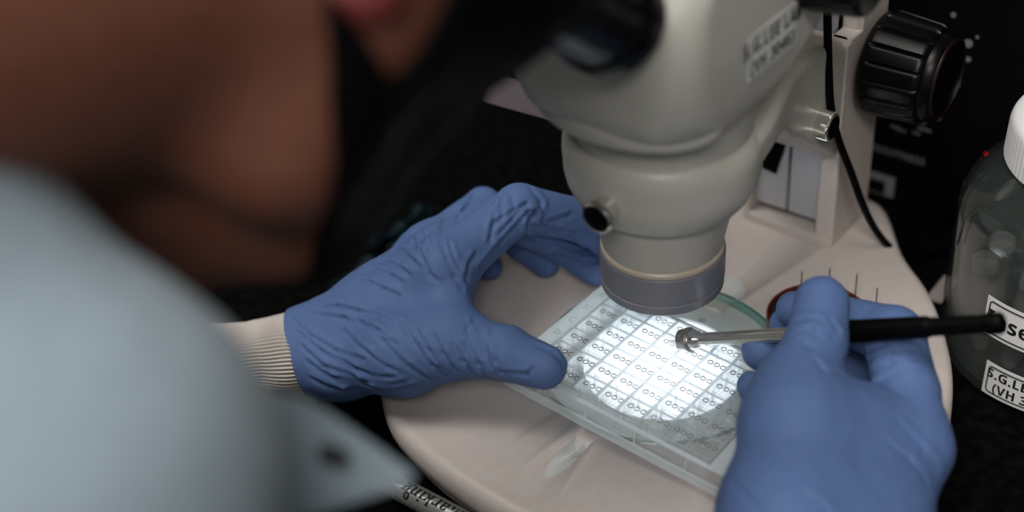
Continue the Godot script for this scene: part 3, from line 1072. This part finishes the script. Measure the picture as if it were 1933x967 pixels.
# ---------------------------------------------------------------- soft bodies: smooth unions of tapered bones
class Soft:
	var core := []        # bones joined broadly: [a, b, ra, rb]
	var limbs := []       # chains of bones, each blended into the core
	var k_core := 12.0
	var k_chain := 3.0
	var k_join := 8.0
	var k_limbs := 1.2
	var folds := []       # [a, b, width, height] creases (height < 0) and ridges
	var notch := []       # [point, normal] pairs: matter behind all of them is removed
	var cuts := []        # planes [point, normal]: matter on the normal's side is removed
	var noise: FastNoiseLite
	var noise_amp := 0.0
	var grow := 0.0
	var pa_ := PackedVector3Array()
	var ba_ := PackedVector3Array()
	var il_ := PackedFloat32Array()
	var r0_ := PackedFloat32Array()
	var dr_ := PackedFloat32Array()
	var li_ := PackedInt32Array()
	var fa_ := PackedVector3Array()
	var fb_ := PackedVector3Array()
	var fi_ := PackedFloat32Array()
	var fw_ := PackedFloat32Array()
	var fh_ := PackedFloat32Array()
	var every := PackedInt32Array()
	func pack() -> void:
		pa_.clear(); ba_.clear(); il_.clear(); r0_.clear(); dr_.clear(); li_.clear(); every.clear()
		var n := -1
		for l in [core] + limbs:
			for b in l:
				pa_.append(b[0])
				ba_.append(b[1] - b[0])
				il_.append(1.0 / maxf((b[1] - b[0]).length_squared(), 1e-6))
				r0_.append(b[2])
				dr_.append(b[3] - b[2])
				li_.append(n)
				every.append(every.size())
			n += 1
		fa_.clear(); fb_.clear(); fi_.clear(); fw_.clear(); fh_.clear()
		for f in folds:
			fa_.append(f[0])
			fb_.append(f[1] - f[0])
			fi_.append(1.0 / maxf((f[1] - f[0]).length_squared(), 1e-6))
			fw_.append(1.0 / (f[2] * f[2]))
			fh_.append(f[3])
	func bone(p: Vector3, i: int) -> float:
		var q := p - pa_[i]
		var ba := ba_[i]
		var h := clampf(q.dot(ba) * il_[i], 0.0, 1.0)
		return (q - ba * h).length() - r0_[i] - dr_[i] * h
	func raw(p: Vector3, ids: PackedInt32Array) -> float:
		var c := 1e3          # the core
		var f := 1e3          # the limb in hand
		var all := 1e3
		var last := -1
		var k := k_core
		for i in ids:
			var l := li_[i]
			if l != last:
				if last < 0:
					all = c
				else:
					var g := maxf(k_join - absf(c - f), 0.0)
					f = minf(c, f) - g * g * 0.25 / k_join
					g = maxf(k_limbs - absf(all - f), 0.0)
					all = minf(all, f) - g * g * 0.25 / k_limbs
				f = 1e3
				last = l
				k = k_chain
			var q := p - pa_[i]
			var ba := ba_[i]
			var h := clampf(q.dot(ba) * il_[i], 0.0, 1.0)
			var d := (q - ba * h).length() - r0_[i] - dr_[i] * h
			if l < 0:
				var e := maxf(k - absf(c - d), 0.0)
				c = minf(c, d) - e * e * 0.25 / k
			else:
				var e := maxf(k - absf(f - d), 0.0)
				f = minf(f, d) - e * e * 0.25 / k
		if last < 0:
			return c
		var g2 := maxf(k_join - absf(c - f), 0.0)
		f = minf(c, f) - g2 * g2 * 0.25 / k_join
		g2 = maxf(k_limbs - absf(all - f), 0.0)
		return minf(all, f) - g2 * g2 * 0.25 / k_limbs
	func value(p: Vector3, ids: PackedInt32Array, fs: PackedInt32Array) -> float:
		var d := raw(p, ids) - grow
		if d < 8.0 and d > -8.0:
			for i in fs:
				var q := p - fa_[i]
				var h := clampf(q.dot(fb_[i]) * fi_[i], 0.0, 1.0)
				var s := (q - fb_[i] * h).length_squared() * fw_[i]
				if s < 5.0:
					d -= fh_[i] * exp(-s)
			if noise_amp > 0.0:
				d -= noise_amp * noise.get_noise_3dv(p)
		for c in cuts:
			d = maxf(d, (p - c[0]).dot(c[1]))
		if notch:
			var o := -1e9
			for c in notch:
				o = maxf(o, (p - c[0]).dot(c[1]))
			d = maxf(d, -o)
		return d
	func surface_at(o: Vector3, dir: Vector3) -> Vector3:      # where a ray first meets the body
		if every.is_empty():
			pack()
		var t := 200.0
		dir = dir.normalized()
		for i in 90:
			var d := raw(o + dir * t, every) - grow
			if d < 0.05:
				break
			t += d * 0.8
			if t > 1500.0:
				break
		return o + dir * t
	func mesh(cell: float) -> ArrayMesh:
		pack()
		var lo := Vector3(1e9, 1e9, 1e9)
		var hi := -lo
		for l in [core] + limbs:
			for b in l:
				for e in 2:
					var r: float = b[2 + e] + 4.0 + grow
					lo = lo.min(b[e] - Vector3.ONE * r)
					hi = hi.max(b[e] + Vector3.ONE * r)
		var B := 5
		var nb := Vector3i(((hi - lo) / (cell * B)).ceil())
		var n := nb * B + Vector3i.ONE
		var g := PackedFloat32Array()
		g.resize(n.x * n.y * n.z)
		g.fill(1e3)
		var done := PackedByteArray()
		done.resize(g.size())
		var active := []
		var half := cell * B * 0.5
		var reach := half * 1.7321 + cell
		var wide := k_core * 0.5 + 4.0
		for bx in nb.x:
			for by in nb.y:
				for bz in nb.z:
					var c := lo + Vector3(bx, by, bz) * (cell * B) + Vector3.ONE * half
					var exact := raw(c, every) - grow
					if exact > reach + 3.0:
						continue
					if exact < -reach - 3.0 and cuts.is_empty():
						for x in B + 1:
							for y in B + 1:
								for z in B + 1:
									var id := ((bx * B + x) * n.y + by * B + y) * n.z + bz * B + z
									if done[id] == 0:
										g[id] = -1e3
						continue
					var lim := maxf(exact, 0.0) + reach * 2.0 + wide
					var ids := PackedInt32Array()
					for i in every:
						if bone(c, i) - grow < lim:
							ids.append(i)
					var fs := PackedInt32Array()
					for i in fa_.size():
						var h := clampf((c - fa_[i]).dot(fb_[i]) * fi_[i], 0.0, 1.0)
						if (fa_[i] + fb_[i] * h).distance_to(c) < reach + 2.3 / sqrt(fw_[i]):
							fs.append(i)
					active.append([bx, by, bz, ids, fs])
					for x in B + 1:
						for y in B + 1:
							for z in B + 1:
								var id := ((bx * B + x) * n.y + by * B + y) * n.z + bz * B + z
								if done[id] == 0:
									done[id] = 1
									g[id] = value(lo + Vector3(bx * B + x, by * B + y, bz * B + z) * cell, ids, fs)
		# surface nets
		var index := {}
		var v := PackedVector3Array()
		var nn := PackedVector3Array()
		var t := PackedInt32Array()
		var sx := n.y * n.z
		var sy := n.z
		var step := [sx, sy, 1]
		var h := cell * 0.35
		for blk in active:
			var ids: PackedInt32Array = blk[3]
			var fs: PackedInt32Array = blk[4]
			for x in B:
				for y in B:
					for z in B:
						var id: int = ((blk[0] * B + x) * n.y + blk[1] * B + y) * n.z + blk[2] * B + z
						var inside := 0
						for q in 8:
							if g[id + (q >> 2) * sx + ((q >> 1) & 1) * sy + (q & 1)] < 0.0:
								inside += 1
						if inside == 0 or inside == 8:
							continue
						var cnt := 0
						var sum := Vector3.ZERO
						for e in [[0, 1], [2, 3], [4, 5], [6, 7], [0, 2], [1, 3], [4, 6], [5, 7], [0, 4], [1, 5], [2, 6], [3, 7]]:
							var ea: int = e[0]
							var eb: int = e[1]
							var da := g[id + (ea >> 2) * sx + ((ea >> 1) & 1) * sy + (ea & 1)]
							var db := g[id + (eb >> 2) * sx + ((eb >> 1) & 1) * sy + (eb & 1)]
							if (da < 0.0) != (db < 0.0):
								var w := clampf(da / (da - db), 0.02, 0.98)
								sum += Vector3(ea >> 2, (ea >> 1) & 1, ea & 1).lerp(Vector3(eb >> 2, (eb >> 1) & 1, eb & 1), w)
								cnt += 1
						var p: Vector3 = lo + (Vector3(blk[0] * B + x, blk[1] * B + y, blk[2] * B + z) + sum / cnt) * cell
						var d0 := value(p, ids, fs)
						var nrm := Vector3(value(p + Vector3(h, 0, 0), ids, fs) - d0, value(p + Vector3(0, h, 0), ids, fs) - d0, value(p + Vector3(0, 0, h), ids, fs) - d0)
						var ln := nrm.length()
						if ln > 1e-6:
							nrm /= ln
							p -= nrm * clampf(d0 / maxf(ln / h, 0.3), -cell * 0.7, cell * 0.7)
						index[id] = v.size()
						v.append(p * 0.001)
						nn.append(nrm)
		for blk in active:
			for x in B:
				for y in B:
					for z in B:
						var id: int = ((blk[0] * B + x) * n.y + blk[1] * B + y) * n.z + blk[2] * B + z
						if not index.has(id):
							continue
						var d0 := g[id]
						for axis in 3:
							var d1 := g[id + step[axis]]
							if (d0 < 0.0) == (d1 < 0.0):
								continue
							var u: int = step[(axis + 1) % 3]
							var w: int = step[(axis + 2) % 3]
							var a = index.get(id)
							var b = index.get(id - u)
							var c = index.get(id - u - w)
							var d = index.get(id - w)
							if a == null or b == null or c == null or d == null:
								continue
							if d0 < 0.0:
								t.append_array([a, c, b, a, d, c])
							else:
								t.append_array([a, b, c, a, c, d])
		var arr := []
		arr.resize(Mesh.ARRAY_MAX)
		arr[Mesh.ARRAY_VERTEX] = v
		arr[Mesh.ARRAY_NORMAL] = nn
		arr[Mesh.ARRAY_INDEX] = t
		var m := ArrayMesh.new()
		m.add_surface_from_arrays(Mesh.PRIMITIVE_TRIANGLES, arr)
		return m

func bones(list: Array) -> Array:      # [[px, py, depth, radius], ...] -> chain of bones
	var o := []
	for i in list.size() - 1:
		var a: Array = list[i]
		var b: Array = list[i + 1]
		o.append([at(a[0], a[1], a[2]), at(b[0], b[1], b[2]), a[3], b[3]])
	return o

func fold(s: Soft, pts: Array, width: float, height: float) -> void:      # a crease drawn on the body along photograph pixels
	var last := Vector3.ZERO
	for i in pts.size():
		var p := s.surface_at(CAM, at(pts[i][0], pts[i][1], 1000.0) - CAM)
		if i > 0 and p.distance_to(last) < 45.0:
			s.folds.append([last, p, width, height])
		last = p

func bones_on(s: Soft, list: Array, r: float) -> Array:      # a chain lying on a body, given in photograph pixels
	var p := []
	for q in list:
		var w := s.surface_at(CAM, at(q[0], q[1], 1000.0) - CAM)
		p.append(w + (w - CAM).normalized() * r * 0.6)
	var o := []
	for i in p.size() - 1:
		o.append([p[i], p[i + 1], r, r])
	return o

func left_glove() -> Soft:
	var s := Soft.new()
	s.k_core = 14.0
	s.k_join = 9.0
	s.core.append_array(bones([[560, 673, 700, 19.5], [640, 680, 688, 18.5], [760, 665, 662, 19.5], [850, 648, 651, 16.5]]))      # heel and ball of the thumb
	s.core.append_array(bones([[575, 655, 706, 18], [700, 590, 686, 16], [835, 508, 669, 14.5]]))
	s.core.append_array(bones([[580, 652, 716, 17], [705, 570, 702, 15], [826, 480, 690, 13.5]]))
	s.core.append_array(bones([[590, 655, 722, 16], [710, 570, 718, 13], [810, 468, 712, 12.5]]))
	s.core.append_array(bones([[600, 660, 726, 15], [700, 585, 730, 12], [790, 480, 733, 11.5]]))
	s.core.append_array(bones([[850, 640, 652, 9.5], [842, 520, 668, 10]]))      # web
	s.cuts = [[at(564, 668, 706), CUFF_EDGE]]
	s.limbs.append(bones([[835, 508, 669, 14.5], [980, 393, 690, 12.6], [1088, 414, 710, 11.4], [1150, 455, 721, 9.6]]))
	s.limbs.append(bones([[826, 480, 690, 13.5], [950, 408, 722, 12], [1048, 452, 735, 10.8], [1124, 510, 729, 8.8]]))
	s.limbs.append(bones([[810, 468, 712, 12.5], [912, 392, 745, 11], [985, 458, 752, 10.0], [1028, 496, 748, 8.6]]))
	s.limbs.append(bones([[790, 480, 733, 11.5], [872, 425, 758, 9.8], [908, 480, 756, 9.4], [922, 503, 750, 8.0]]))
	s.limbs.append(bones([[850, 648, 651, 16.5], [955, 667, 641, 13.2], [1028, 693, 636, 11.0]]))
	return s

func right_glove() -> Soft:
	var s := Soft.new()
	s.k_core = 16.0
	s.k_join = 9.0
	s.core.append_array(bones([[1505, 800, 573, 22], [1490, 980, 552, 27], [1480, 1120, 535, 27]]))
	s.core.append_array(bones([[1600, 830, 584, 22], [1575, 985, 562, 26], [1560, 1120, 540, 27]]))
	s.core.append_array(bones([[1722, 848, 586, 15.5], [1640, 985, 565, 22], [1610, 1120, 545, 25]]))
	s.core.append_array(bones([[1690, 850, 606, 15], [1600, 985, 585, 22]]))
	s.core.append_array(bones([[1655, 850, 618, 14], [1570, 985, 596, 20]]))
	s.core.append_array(bones([[1505, 790, 574, 19], [1700, 845, 586, 14]]))
	s.core.append_array(bones([[1590, 785, 586, 9], [1680, 795, 594, 10]]))
	s.limbs.append(bones([[1505, 800, 573, 22], [1507, 725, 582, 17.5], [1540, 648, 590, 13.6], [1551, 573, 600, 12.4]]))
	s.limbs.append(bones([[1722, 848, 586, 15.5], [1712, 740, 600, 14.5], [1686, 636, 612, 14.2], [1580, 600, 640, 11], [1499, 583, 646, 8.8]]))
	s.limbs.append(bones([[1690, 850, 606, 15], [1690, 690, 652, 12], [1570, 640, 664, 10.5], [1482, 610, 664, 7.6]]))
	s.limbs.append(bones([[1655, 850, 618, 14], [1630, 730, 648, 12], [1530, 686, 652, 11], [1440, 662, 641, 10.4]]))
	s.limbs.append(bones([[1620, 860, 620, 12], [1560, 780, 636, 10], [1420, 730, 629, 7.4]]))
	return s

func build_person() -> void:
	var person := thing("person", "person in a pale lab coat, black face mask and blue gloves leaning to the eyepieces", "person", Vector3(-10, -300, 330))
	var nz := FastNoiseLite.new()
	nz.seed = 21
	nz.frequency = 0.045
	nz.fractal_octaves = 3
	var lg := left_glove()
	lg.noise = nz
	lg.noise_amp = 0.5
	glove_folds_left(lg)
	part("glove", lg.mesh(GLOVE_CELL), M.glove, person, "blue nitrile glove holding the well plate")
	var rg := right_glove()
	rg.noise = nz
	rg.noise_amp = 0.5
	glove_folds_right(rg)
	part("glove", rg.mesh(GLOVE_CELL * 1.15), M.glove, person, "blue nitrile glove holding the needle holder")
	build_head(person)
	build_coat(person)

func crease(s: Soft, pts: Array, x0: float, y0: float, k: float, width := 1.5, depth := 0.75) -> void:      # photograph points read at zoom k from (x0, y0): a valley with a soft ridge beside it
	var a := []
	var b := []
	for i in pts.size():
		var p: Array = pts[i]
		var q: Array = pts[mini(i + 1, pts.size() - 1)]
		var o: Array = pts[maxi(i - 1, 0)]
		var d := Vector2(q[0] - o[0], q[1] - o[1]).normalized()
		var n := Vector2(d.y, -d.x)
		if n.y > 0.0:
			n = -n
		var px: float = x0 + p[0] / k
		var py: float = y0 + p[1] / k
		a.append([px, py])
		b.append([px + n.x * width * 4.6, py + n.y * width * 4.6])
	fold(s, a, width, -depth)
	fold(s, b, width * 1.15, depth * 0.8)

func glove_folds_left(s: Soft) -> void:
	for p in [      # back of the hand, zoom 4.03 from (600, 380)
		[[290, 600], [400, 620], [500, 670], [610, 720]], [[390, 520], [470, 530], [560, 570], [630, 610]], [[470, 455], [560, 470], [640, 520], [690, 555]],
		[[590, 360], [650, 380], [720, 450], [770, 495]], [[745, 230], [730, 300], [745, 360]], [[790, 215], [800, 300], [830, 390]], [[770, 360], [800, 440], [860, 560], [905, 600]],
		[[960, 150], [930, 230], [940, 320], [990, 440], [1050, 570], [1100, 670]], [[1190, 20], [1110, 70], [1055, 140]], [[1000, 330], [1030, 420], [1080, 520]], [[1200, 400], [1150, 480], [1125, 600]],
		[[20, 815], [150, 800], [300, 835], [450, 868], [570, 920]], [[330, 920], [400, 945], [460, 985]]]:
		crease(s, p, 600, 380, 4.03)
	for p in [      # ball of the thumb and wrist, zoom 2.1026 from (380, 320)
		[[430, 570], [560, 590], [700, 640], [765, 690]], [[360, 590], [430, 660], [530, 720], [640, 755]], [[375, 640], [470, 720], [600, 790], [760, 826]], [[395, 700], [480, 780], [620, 838], [800, 848]],
		[[415, 760], [520, 830], [680, 872], [850, 862]], [[430, 830], [560, 884], [720, 892]], [[620, 600], [720, 680], [820, 780], [900, 832]], [[560, 640], [660, 730], [770, 800]],
		[[790, 600], [850, 690], [920, 780], [965, 822]], [[855, 640], [905, 720], [965, 800]], [[925, 660], [960, 730], [1010, 800]], [[1005, 700], [1040, 760], [1090, 822]], [[1055, 690], [1100, 770], [1135, 832]],
		[[1185, 700], [1172, 760], [1190, 804], [1290, 812], [1315, 790]], [[1150, 640], [1130, 720], [1150, 780]], [[1330, 700], [1400, 730], [1440, 780]], [[1080, 600], [1060, 640], [1080, 690]]]:
		crease(s, p, 380, 320, 2.1026)
	for p in [      # index and middle finger, zoom 4.203 from (860, 330)
		[[300, 200], [300, 380], [270, 520]], [[365, 170], [370, 330]], [[460, 190], [470, 270]], [[590, 290], [340, 560], [200, 740]], [[560, 230], [440, 300], [310, 390]], [[500, 300], [360, 460]],
		[[600, 120], [680, 230], [692, 350], [670, 405]], [[570, 240], [582, 380], [560, 470]], [[585, 365], [635, 290], [660, 345]], [[620, 400], [690, 410], [840, 438], [930, 460]], [[720, 370], [900, 322]],
		[[560, 480], [650, 560], [770, 542], [870, 572], [1010, 602]], [[790, 450], [900, 505], [1060, 520]], [[700, 640], [830, 640], [1000, 700], [1120, 690]], [[480, 540], [540, 470], [580, 500]], [[160, 150], [80, 260]]]:
		crease(s, p, 860, 330, 4.203, 1.5, 0.9)

func glove_folds_right(s: Soft) -> void:
	for p in [      # zoom 3.453 from (1420, 480)
		[[270, 440], [340, 425], [450, 432]], [[330, 500], [390, 480], [420, 530]], [[300, 560], [380, 600], [480, 590]], [[420, 700], [470, 760], [580, 780]], [[520, 440], [560, 500], [520, 540]],
		[[740, 380], [820, 310], [930, 300]], [[760, 640], [860, 580], [990, 570]], [[760, 700], [900, 640], [1060, 630]], [[760, 780], [900, 700], [1090, 690]], [[800, 840], [950, 770], [1130, 750]], [[30, 560], [60, 500], [110, 470]]]:
		crease(s, p, 1420, 480, 3.453, 1.7, 0.55)
	for p in [[[1680, 840], [1720, 870], [1750, 905]], [[1520, 930], [1560, 960], [1580, 985]], [[1700, 800], [1745, 850], [1770, 880]], [[1385, 905], [1410, 935], [1440, 965]]]:
		crease(s, p, 0, 0, 1.0, 1.9, 0.5)

func build_head(person: Node3D) -> void:
	var chin := at(570, 425, 446)
	var nose := at(862, 20, 452)
	var up := (nose - chin).normalized()
	var fwd := up.cross(Vector3(1, 0, 0.12)).normalized()
	if fwd.y > 0.0:
		fwd = -fwd
	var right := fwd.cross(up).normalized()
	if right.x < 0.0:
		right = -right
	var hc := chin + up * 62.0 - fwd * 72.0
	var s := Soft.new()
	s.k_core = 24.0
	s.core.append([hc + up * 50.0 - fwd * 22.0, hc + up * 48.0 + fwd * 14.0, 74.0, 70.0])
	s.core.append([hc + up * 20.0 + fwd * 24.0, hc - up * 28.0 + fwd * 42.0, 50.0, 34.0])
	s.core.append([hc - up * 28.0 + fwd * 40.0, chin - fwd * 18.0 + up * 6.0, 34.0, 20.0])
	for k in [-1.0, 1.0]:
		s.core.append([hc - up * 8.0 + right * 44.0 * k - fwd * 2.0, hc - up * 46.0 + right * 40.0 * k + fwd * 4.0, 22.0, 18.0])
		s.core.append([hc - up * 46.0 + right * 40.0 * k + fwd * 4.0, chin - fwd * 18.0 + right * 10.0 * k + up * 4.0, 18.0, 17.0])
	s.core.append([hc - up * 20.0 - fwd * 36.0, hc - up * 120.0 - fwd * 120.0, 56.0, 58.0])
	s.core.append_array(bones([[480, 285, 448, 36], [180, 330, 425, 40], [-200, 300, 400, 42]]))
	s.core.append([hc + up * 24.0 + fwd * 76.0, hc + up * 4.0 + fwd * 92.0, 8.0, 11.0])
	part("head", s.mesh(4.0), M.skin, person, "brown skin of the bowed face and neck")
	var hair := Soft.new()
	hair.core = [s.core[0]]
	hair.grow = 5.0
	hair.cuts = [[hc + up * 42.0 - fwd * 18.0, (fwd * 0.55 - up * 0.83).normalized()]]
	part("hair", hair.mesh(5.0), M.hair, person, "short dark hair")
	for k in [-1.0, 1.0]:
		var ear := Soft.new()
		ear.k_core = 4.0
		var ec: Vector3 = hc + up * 40.0 - fwd * 34.0 + right * 72.0 * k
		for i in 7:
			var a0 := lerpf(-2.4, 1.9, i / 7.0)
			var a1 := lerpf(-2.4, 1.9, (i + 1) / 7.0)
			ear.core.append([ec + (up * sin(a0) * 27.0 - fwd * cos(a0) * 14.0) + right * 3.0 * k, ec + (up * sin(a1) * 27.0 - fwd * cos(a1) * 14.0) + right * 3.0 * k, 4.0, 4.0])
		ear.core.append([ec - up * 16.0, ec + up * 14.0, 7.0, 8.0])
		part("ear", ear.mesh(3.0), M.skin, person)
	var mask := Soft.new()
	mask.k_core = s.k_core
	mask.core = s.core
	mask.grow = 3.4
	var sp := func(px: float, py: float) -> Vector3:
		return s.surface_at(CAM, at(px, py, 1000.0) - CAM)
	var e0: Vector3 = sp.call(615, 60)
	var e1: Vector3 = sp.call(605, 420)
	var inward := (hc - (e0 + e1) * 0.5).normalized()
	var nrm := (e1 - e0).cross(inward).normalized()
	if nrm.dot(nose - e0) > 0.0:
		nrm = -nrm
	mask.cuts = [[e0, nrm]]
	var side_plane := func(p0: Vector3, p1: Vector3, inside: Vector3) -> Array:
		var n := (p1 - p0).cross((hc - (p0 + p1) * 0.5).normalized()).normalized()
		return [p0, -n if n.dot(inside - p0) > 0.0 else n]
	var tip: Vector3 = sp.call(738, 158)
	var inside: Vector3 = sp.call(736, 60)
	mask.notch = [side_plane.call(sp.call(645, 5), tip, inside), side_plane.call(sp.call(838, 5), tip, inside)]
	var flush := Soft.new()
	flush.core.append_array(bones_on(s, [[655, -14], [690, 2], [735, -10]], 4.5))
	part("flushed_skin", flush.mesh(2.0), M.lip_skin, person, "reddened skin above the mask")
	part("face_mask", mask.mesh(4.0), M.mask_black, person, "black cloth face mask")

func build_coat(person: Node3D) -> void:
	var s := Soft.new()
	s.k_core = 12.0
	s.core.append_array(bones([[-760, 130, 318, 53], [-281, 566, 318, 53], [110, 926, 322, 53]]))
	s.core.append_array(bones([[110, 926, 322, 53], [60, 1500, 335, 53]]))
	s.core.append([Vector3(-70, -260, 450), Vector3(-60, 60, 450), 120.0, 80.0])
	var nz := FastNoiseLite.new()
	nz.seed = 4
	nz.frequency = 0.012
	s.noise = nz
	s.noise_amp = 2.0
	var coat := part("coat", s.mesh(5.0), M.coat, person, "pale blue-grey lab coat")
	# the lapel hanging forward, with its buttonhole
	var sec := []
	for q in [[430, 690, 1060, 378], [470, 712, 1030, 380], [520, 738, 1000, 384], [570, 752, 982, 388], [620, 778, 966, 391], [670, 812, 950, 393], [720, 848, 934, 394], [755, 874, 922, 394], [776, 890, 908, 394], [782, 897, 902, 394]]:
		var loop := []
		var h: float = (q[2] - q[1]) / 2.0
		for k in 12:
			var a := TAU * k / 12
			var c := signf(cos(a)) * pow(absf(cos(a)), 0.35)
			loop.append(at(q[0], (q[1] + q[2]) / 2.0 + c * h, q[3] + 1.3 * sin(a)))
		sec.append(loop)
	var lapel := part("lapel", loft(sec), M.coat, coat, "coat lapel hanging forward")
	var ring := []
	for k in 25:
		var a := TAU * k / 24
		ring.append(at(624 + 36 * cos(a) - 5 * sin(a), 860 + 19 * sin(a) + 10 * cos(a), 388.6))
	ring.pop_back()
	var behind := []
	for p in ring:
		behind.append(p + CF * 2.6)
	part("buttonhole", loft([ring, behind]), M.ink, lapel, "dark stitched buttonhole")
	# knitted cuff at the left wrist: ribs run along the arm
	knit_cuff(person, [[574, 674, 709, 23.0], [571, 674, 710, 24.6], [556, 674, 712, 24.4], [520, 677, 717, 22.0], [480, 682, 717, 21.0], [440, 688, 716, 22.5], [400, 695, 714, 24], [350, 706, 711, 26], [300, 720, 707, 27]], CUFF_EDGE)
	knit_cuff(person, [[1555, 1085, 542, 31], [1552, 1130, 535, 33], [1548, 1180, 528, 34], [1540, 1260, 517, 35]])
	var sleeves := [[[330, 708, 709, 29], [250, 735, 690, 36], [60, 800, 640, 45]], [[1545, 1230, 511, 37], [1500, 1500, 440, 45], [1250, 1700, 390, 52]]]
	for k in 2:
		var path := []
		var rr := []
		for q in sleeves[k]:
			path.append(at(q[0], q[1], q[2]))
			rr.append(float(q[3]))
		path.append(Vector3(-190, 60, 330) if k == 0 else Vector3(105, 150, 440))
		rr.append(58.0)
		var pp := smooth_path(path, 6)
		var r2 := []
		for i in pp.size():
			var u := float(i) / 6.0
			r2.append(lerpf(rr[int(minf(u, rr.size() - 1))], rr[int(minf(u + 1, rr.size() - 1))], u - floorf(u)))
		part("sleeve", tube(pp, r2, 24), M.coat, person)

func knit_cuff(person: Node3D, line: Array, hem := Vector3.ZERO) -> void:
	var ctr := []
	var rad := []
	for q in line:
		ctr.append(at(q[0], q[1], q[2]))
		rad.append(float(q[3]))
	var pts := smooth_path(ctr, 5)
	var sec := []
	var side := Vector3.ZERO
	var per := 4
	var ribs := 74
	for i in pts.size():
		var u := i / 5.0
		var r := lerpf(rad[int(u)], rad[mini(int(u) + 1, rad.size() - 1)], u - floorf(u))
		var dir: Vector3 = (pts[mini(i + 1, pts.size() - 1)] - pts[maxi(i - 1, 0)]).normalized()
		if hem != Vector3.ZERO:
			dir = hem.lerp(dir, clampf(float(i) / pts.size() * 1.6 - 0.2, 0.0, 1.0)).normalized()
		if side == Vector3.ZERO:
			side = dir.cross(Vector3.UP).normalized()
		else:
			side = (side - dir * side.dot(dir)).normalized()
		var up := dir.cross(side)
		var loop := []
		for k in ribs * per:
			var a := TAU * k / (ribs * per)
			var rr := r + 0.42 * cos(a * ribs) + 0.5 * sin(a * 5.0 + i * 0.35)
			var w := (side * cos(a) + up * sin(a)) * rr
			loop.append(pts[i] + w + CF * w.dot(CF) * 0.35)
		sec.append(loop)
	part("knit_cuff", loft(sec), M.knit, person, "off-white ribbed knit cuff", 70.0)
